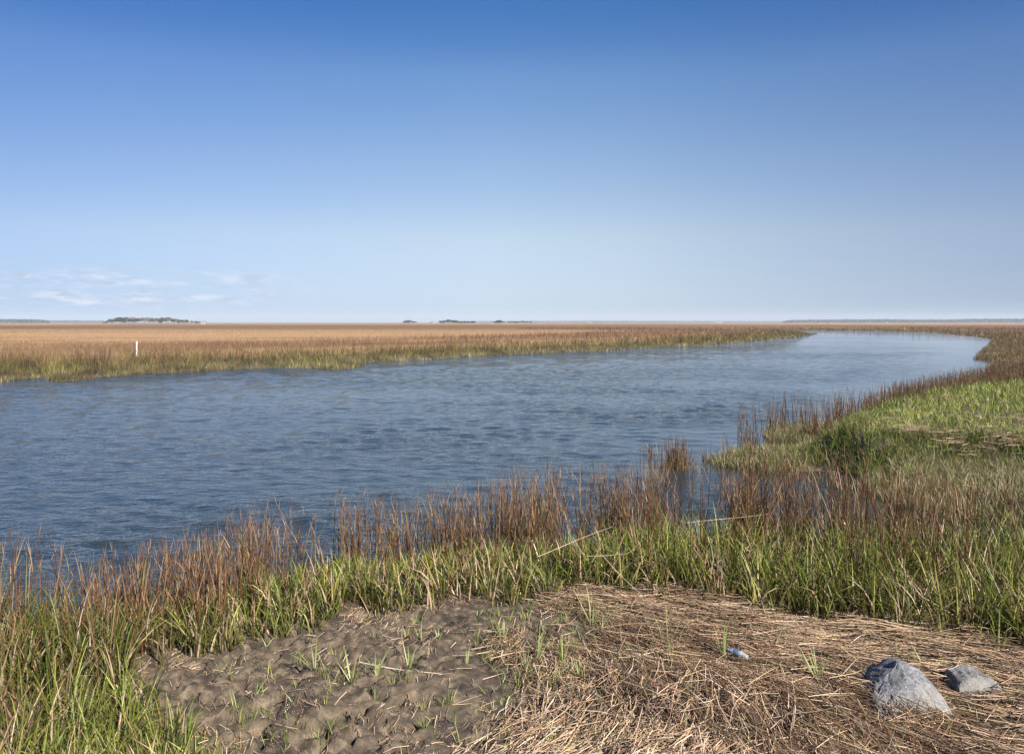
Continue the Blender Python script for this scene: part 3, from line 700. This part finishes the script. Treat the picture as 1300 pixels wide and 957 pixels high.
def make_tree(kind, seed):
    r = np.random.default_rng(seed); t = empty({'pine': 'pine_tree', 'oak': 'broadleaf_tree', 'bare': 'bare_tree'}[kind])
    H = {'pine': 15, 'oak': 10, 'bare': 10}[kind]
    V = []; sides = 6; prof = [(0, .32), (H*.3, .25), (H*.6, .18), (H*.88, .06)]
    dx = r.normal(0, .3, 4)
    for k, (z, rad) in enumerate(prof):
        for j in range(sides): V.append((dx[k]*k*.3+rad*math.cos(6.283*j/sides), rad*math.sin(6.283*j/sides), z))
    Fc = [[i*sides+j, i*sides+(j+1) % sides, (i+1)*sides+(j+1) % sides, (i+1)*sides+j] for i in range(3) for j in range(sides)]
    V = list(V)
    for q in range(7):      # limbs
        z = H*r.uniform(.3, .75); a = r.uniform(0, 6.283); l = H*r.uniform(.2, .34); b0 = len(V)
        e = (math.cos(a)*l, math.sin(a)*l, z+l*.6)
        for P, rad in (((0, 0, z), .12), (e, .03)):
            for j in range(3): V.append((P[0]+rad*math.cos(2.094*j), P[1]+rad*math.sin(2.094*j), P[2]+rad*.3*j))
        for j in range(3): Fc.append([b0+j, b0+(j+1) % 3, b0+3+(j+1) % 3, b0+3+j])
    np_mesh('trunk', V, Fc, T_bark, parent=t)
    if kind == 'pine': bl = [(r.normal(0, 1), r.normal(0, 1), H*z, 2.6*s, 1.6*s) for z, s in ((.62, 1), (.74, 1.1), (.86, .9), (.95, .6))]; n, sz, m = 150, .65, T_green
    elif kind == 'oak': bl = [(r.normal(0, 2.2), r.normal(0, 2.2), H*r.uniform(.45, .82), r.uniform(2, 3.2), r.uniform(1.6, 2.4)) for _ in range(6)]; n, sz, m = 200, .75, T_green
    else: bl = [(r.normal(0, 1.6), r.normal(0, 1.6), H*r.uniform(.55, .85), 2.4, 2.2) for _ in range(5)]; n, sz, m = 130, .38, T_bare
    V, Fc = crown_faces(n, bl, sz, r); np_mesh('crown', V, Fc, m, parent=t); return t
protos = {('pine', 0): make_tree('pine', 1), ('pine', 1): make_tree('pine', 2), ('oak', 0): make_tree('oak', 3), ('oak', 1): make_tree('oak', 4), ('bare', 0): make_tree('bare', 5), ('bare', 1): make_tree('bare', 6)}
used = set()
def put_tree(kind, v, x, y, hgt, label, group):
    p = protos[(kind, v)]; base = {'pine': 15.5, 'oak': 10.5, 'bare': 10.5}[kind]; s = hgt/base
    if (kind, v) not in used: used.add((kind, v)); t = p
    else:
        t = p.copy(); COL.objects.link(t)
        for ch in list(p.children):
            c = ch.copy(); COL.objects.link(c); c.parent = t
    t.location = (x, y, .4); t.scale = (s*rng.uniform(.95, 1.35), s*rng.uniform(.95, 1.35), s); t.rotation_euler = (0, 0, rng.uniform(0, 6.28))
    tag(t, label, 'tree', group)
def hammock(pxs, tops, d, step, kinds, label, group, lows=1.0):
    x = pxs[0]
    while x < pxs[-1]:
        top = np.interp(x, pxs, tops); D = d*rng.uniform(.97, 1.05)
        h = (HOR-top)*D/F+HC-.4; h *= rng.uniform(.78, 1.08)
        k = kinds(x); put_tree(k, int(rng.integers(2)), (x-650)/F*D, D, max(h, 3), {'pine': label[0], 'oak': label[1], 'bare': label[2]}[k], group)
        x += step*rng.uniform(.6, 1.4)
d1 = 1150
hammock([134,142,155,170,190,205,215,225,238,252], [407.2,404.8,402.2,402.5,403.2,402.8,402.6,404.5,405.8,407], d1, 2.6,
        lambda x: ('bare' if rng.random() < (.6 if 158 < x < 200 else .15) else ('pine' if rng.random() < .35 else 'oak')),
        ['tall dark pine in the wooded island on the left horizon', 'dark rounded evergreen in the wooded island on the left horizon', 'leafless grey brown tree in the wooded island on the left horizon'], 'trees of the wooded island on the left horizon')
hammock([513,519,526], [407.2,406.4,407.2], 1500, 2.4, lambda x: 'oak', ['', 'dark low tree in the smallest tree island left of centre on the horizon', ''], 'trees of the smallest horizon island')
hammock([559,566,574,584,590,602], [406.8,405.6,405.6,406.8,407.2,407.3], 1400, 2.5, lambda x: 'oak', ['', 'dark tree in the long low tree island at the centre of the horizon', ''], 'trees of the central horizon island')
hammock([628,634,640], [407,405.8,407.2], 1400, 2.4, lambda x: 'oak', ['', 'dark tree in the short tree island right of the central one', ''], 'trees of the short horizon island')
hammock([646,652,660,674], [407.6,407,407,407.6], 1700, 3.4, lambda x: 'oak', ['', 'small dark tree in the scattered row just right of the short tree island', ''], 'scattered trees on the horizon')
def wood(name, label, pxs, tops, d, seed):
    r = np.random.default_rng(seed); V = []; n = 0; x = pxs[0]; B = []; 
    while x < pxs[-1]:
        top = np.interp(x, pxs, tops)
        for q in range(2):
            D = d*r.uniform(.98, 1.06); h = ((HOR-top)*D/F+HC)*r.uniform(.86, 1.04); wx = d/F*1.3
            cx = (x-650)/F*D
            v, f = crown_faces(34, [(cx+r.normal(0, wx), D, h*.45, wx*1.4, h*.42), (cx+r.normal(0, wx), D, h*.72, wx, h*.26)], d/F*.55, r)
            V.append(v)
        x += 1.3
    V = np.concatenate(V); V[:, 2] = np.maximum(V[:, 2], .3)
    o = np_mesh(name, V, np.arange(len(V)).reshape(-1, 4), T_green); tag(o, label, 'woodland', None, 'stuff')
wood('woodland', 'long blue grey band of distant woods on the right horizon', [995,1003,1012,1060,1120,1160,1215,1222,1260,1300,1345], [408,406.4,406,405.6,405.2,405.6,405.4,404.6,404.4,404.2,404.2], 3300, 11)
wood('woodland', 'dark strip of distant woods at the left edge of the horizon', [-30,0,20,45,60], [404.8,405,405,405.2,407], 2600, 12)
wood('woodland', 'faint low strip of far woods between the left edge and the wooded island', [50,90,134], [406.6,406.8,407.4], 4200, 13)
wood('woodland', 'faintest blue strip of very far woods along the centre of the horizon', [590,700,760,850,900,1000], [408,407.6,407.4,407.6,407.8,408], 5400, 14)
def house(px, d, w, h, label, seed):
    x = (px-650)/F*d; t = empty('house', (x, d, .4)); tag(t, label, 'house', 'tiny far houses on the horizon')
    wl = simple_mat('pale_wall', (.36,.34,.31), .8); rf = simple_mat('pale_roof', (.22,.20,.19), .8); gl = simple_mat('dark_window', (.05,.06,.07), .2)
    a, b = w/2, 4.0
    V = [(-a,-b,0),(a,-b,0),(a,b,0),(-a,b,0),(-a,-b,h),(a,-b,h),(a,b,h),(-a,b,h)]
    np_mesh('wall', V, [[0,1,5,4],[1,2,6,5],[2,3,7,6],[3,0,4,7]], wl, parent=t)
    e = .5; V = [(-a-e,-b-e,h+.01),(a+e,-b-e,h+.01),(a+e,b+e,h+.01),(-a-e,b+e,h+.01),(-a-e,0,h+2.2),(a+e,0,h+2.2)]
    np_mesh('roof', V, [[0,1,5,4],[2,3,4,5],[0,4,3,3],[1,2,5,5]][:2], rf, parent=t)
    for q in (-a, a): np_mesh('gable', [(q,-b,h),(q,b,h),(q,0,h+1.9)], [[0,1,2]], wl, parent=t)
    for k in range(3):
        cx = -a+w*(k+.5)/3; np_mesh('window', [(cx-.7,-b-.03,h*.3),(cx+.7,-b-.03,h*.3),(cx+.7,-b-.03,h*.75),(cx-.7,-b-.03,h*.75)], [[0,1,2,3]], gl, parent=t)
house(256, 1350, 12, 3.2, 'tiny pale house just right of the wooded island on the left horizon', 1)
house(549, 1700, 10, 3.4, 'tiny pale house left of the central tree island on the horizon', 2)
house(748, 2600, 14, 3.0, 'tiny pale house on the horizon right of centre', 3)
house(912, 3000, 30, 3.0, 'small pale low building under the faint woods on the horizon right of centre', 4)

# ---------------------------------------------------------------- haze
def box(name, lo, hi):
    V = [(x, y, z) for z in (lo[2], hi[2]) for y in (lo[1], hi[1]) for x in (lo[0], hi[0])]
    m, N, L = nt('air'); out = N.new('ShaderNodeOutputMaterial'); v = N.new('ShaderNodeVolumePrincipled')
    v.inputs['Color'].default_value = (.80, .88, 1, 1); v.inputs['Density'].default_value = HAZE; v.inputs['Anisotropy'].default_value = .0
    L.new(v.outputs[0], out.inputs['Volume'])
    return np_mesh(name, V, [[0,2,3,1],[4,5,7,6],[0,1,5,4],[2,6,7,3],[0,4,6,2],[1,3,7,5]], m)
HAZE = .00013
o = box('haze', (-6900, -60, -2), (6900, 6900, 60)); tag(o, None, None, None, 'stuff')

# ---------------------------------------------------------------- sky, sun, camera
sun_dir = Vector((.50, -.64, .60)).normalized()     # towards the sun: behind the camera, to the right
EL = math.asin(sun_dir.z)
w = bpy.data.worlds.new('World'); scene.world = w; w.use_nodes = True; N = w.node_tree.nodes; L = w.node_tree.links; N.clear()
out = N.new('ShaderNodeOutputWorld'); bg = N.new('ShaderNodeBackground'); bg.inputs['Strength'].default_value = .07
sky = N.new('ShaderNodeTexSky'); sky.sky_type = 'NISHITA'; sky.sun_disc = False; sky.sun_elevation = EL
sky.sun_rotation = math.atan2(sun_dir.x, sun_dir.y); sky.air_density = 1.0; sky.dust_density = .3; sky.ozone_density = 2.0
tc = N.new('ShaderNodeTexCoord'); sp = N.new('ShaderNodeSeparateXYZ'); L.new(tc.outputs['Generated'], sp.inputs[0])
TINT = [(0.0, (.38,.49,.76)), (.019, (.405,.50,.79)), (.058, (.54,.55,.70)), (.107, (.70,.635,.67)), (.193, (.65,.65,.71)), (.292, (.50,.62,.76)), (.330, (.33,.52,.735)), (.367, (.237,.465,.724)), (.55, (.20,.40,.66)), (1.0, (.19,.36,.60))]
tint = ramp(N, L, sp.outputs['Z'], TINT)
mul = N.new('ShaderNodeMix'); mul.data_type = 'RGBA'; mul.blend_type = 'MULTIPLY'; mul.inputs[0].default_value = 1
L.new(sky.outputs[0], mul.inputs[6]); L.new(tint, mul.inputs[7])
az = math_(N, L, 'ARCTAN2', sp.outputs['X'], sp.outputs['Y']); el = math_(N, L, 'ARCSINE', sp.outputs['Z'])
# the blue deepens away from the point opposite the sun
aw = math_(N, L, 'ABSOLUTE', math_(N, L, 'SUBTRACT', az, .06))
side_c = ramp(N, L, aw, [(.08, (1,1,1)), (.62, (.68,.755,.89)), (1.0, (.6,.68,.82))])
mul2 = N.new('ShaderNodeMix'); mul2.data_type = 'RGBA'; mul2.blend_type = 'MULTIPLY'; mul2.inputs[0].default_value = 1
L.new(mul.outputs[2], mul2.inputs[6]); L.new(side_c, mul2.inputs[7]); mul = mul2
# thin clouds low on the left
cv = N.new('ShaderNodeCombineXYZ'); L.new(math_(N, L, 'MULTIPLY', az, 14), cv.inputs[0]); L.new(math_(N, L, 'MULTIPLY', el, 62), cv.inputs[1])
cn = noise(N, L, 1.0, cv.outputs[0], 7, .58, .25)
def mr(v, a, b, c=0, d=1):
    m = N.new('ShaderNodeMapRange'); m.interpolation_type = 'SMOOTHSTEP'; L.new(v, m.inputs[0])
    for k, q in enumerate((a, b, c, d)): m.inputs[k+1].default_value = q
    return m.outputs[0]
band = math_(N, L, 'MULTIPLY', mr(el, .008, .026), mr(el, .070, .048))
side = mr(az, -.16, -.44)
msk = math_(N, L, 'MULTIPLY', math_(N, L, 'MULTIPLY', band, side), mr(cn, .40, .62))
shade = noise(N, L, 2.4, cv.outputs[0], 5, .6)
cc = ramp(N, L, shade, [(.42, (2.9,3.4,4.4)), (.60, (4.7,5.1,5.9))])
cm = N.new('ShaderNodeMix'); cm.data_type = 'RGBA'; L.new(math_(N, L, 'MULTIPLY', msk, .9), cm.inputs[0]); L.new(mul.outputs[2], cm.inputs[6]); L.new(cc, cm.inputs[7])
L.new(cm.outputs[2], bg.inputs['Color']); L.new(bg.outputs[0], out.inputs[0])

sl = bpy.data.lights.new('sun', 'SUN'); sl.energy = 5.0; sl.angle = math.radians(.53); sl.color = (1, .95, .87)
so = bpy.data.objects.new('sun', sl); COL.objects.link(so); so.rotation_euler = (-sun_dir).to_track_quat('-Z', 'Y').to_euler()
cam = bpy.data.cameras.new('camera'); co = bpy.data.objects.new('camera', cam); COL.objects.link(co)
cam.sensor_width = 36; cam.lens = 36*F/1300; cam.shift_y = -(478.5-HOR)/1300; cam.clip_end = 20000; cam.clip_start = .1
co.location = (0, 0, HC); co.rotation_euler = (math.radians(90), 0, 0); scene.camera = co
scene.view_settings.view_transform = 'Standard'; scene.view_settings.look = 'None'; scene.view_settings.gamma = 1; scene.view_settings.exposure = 1.265
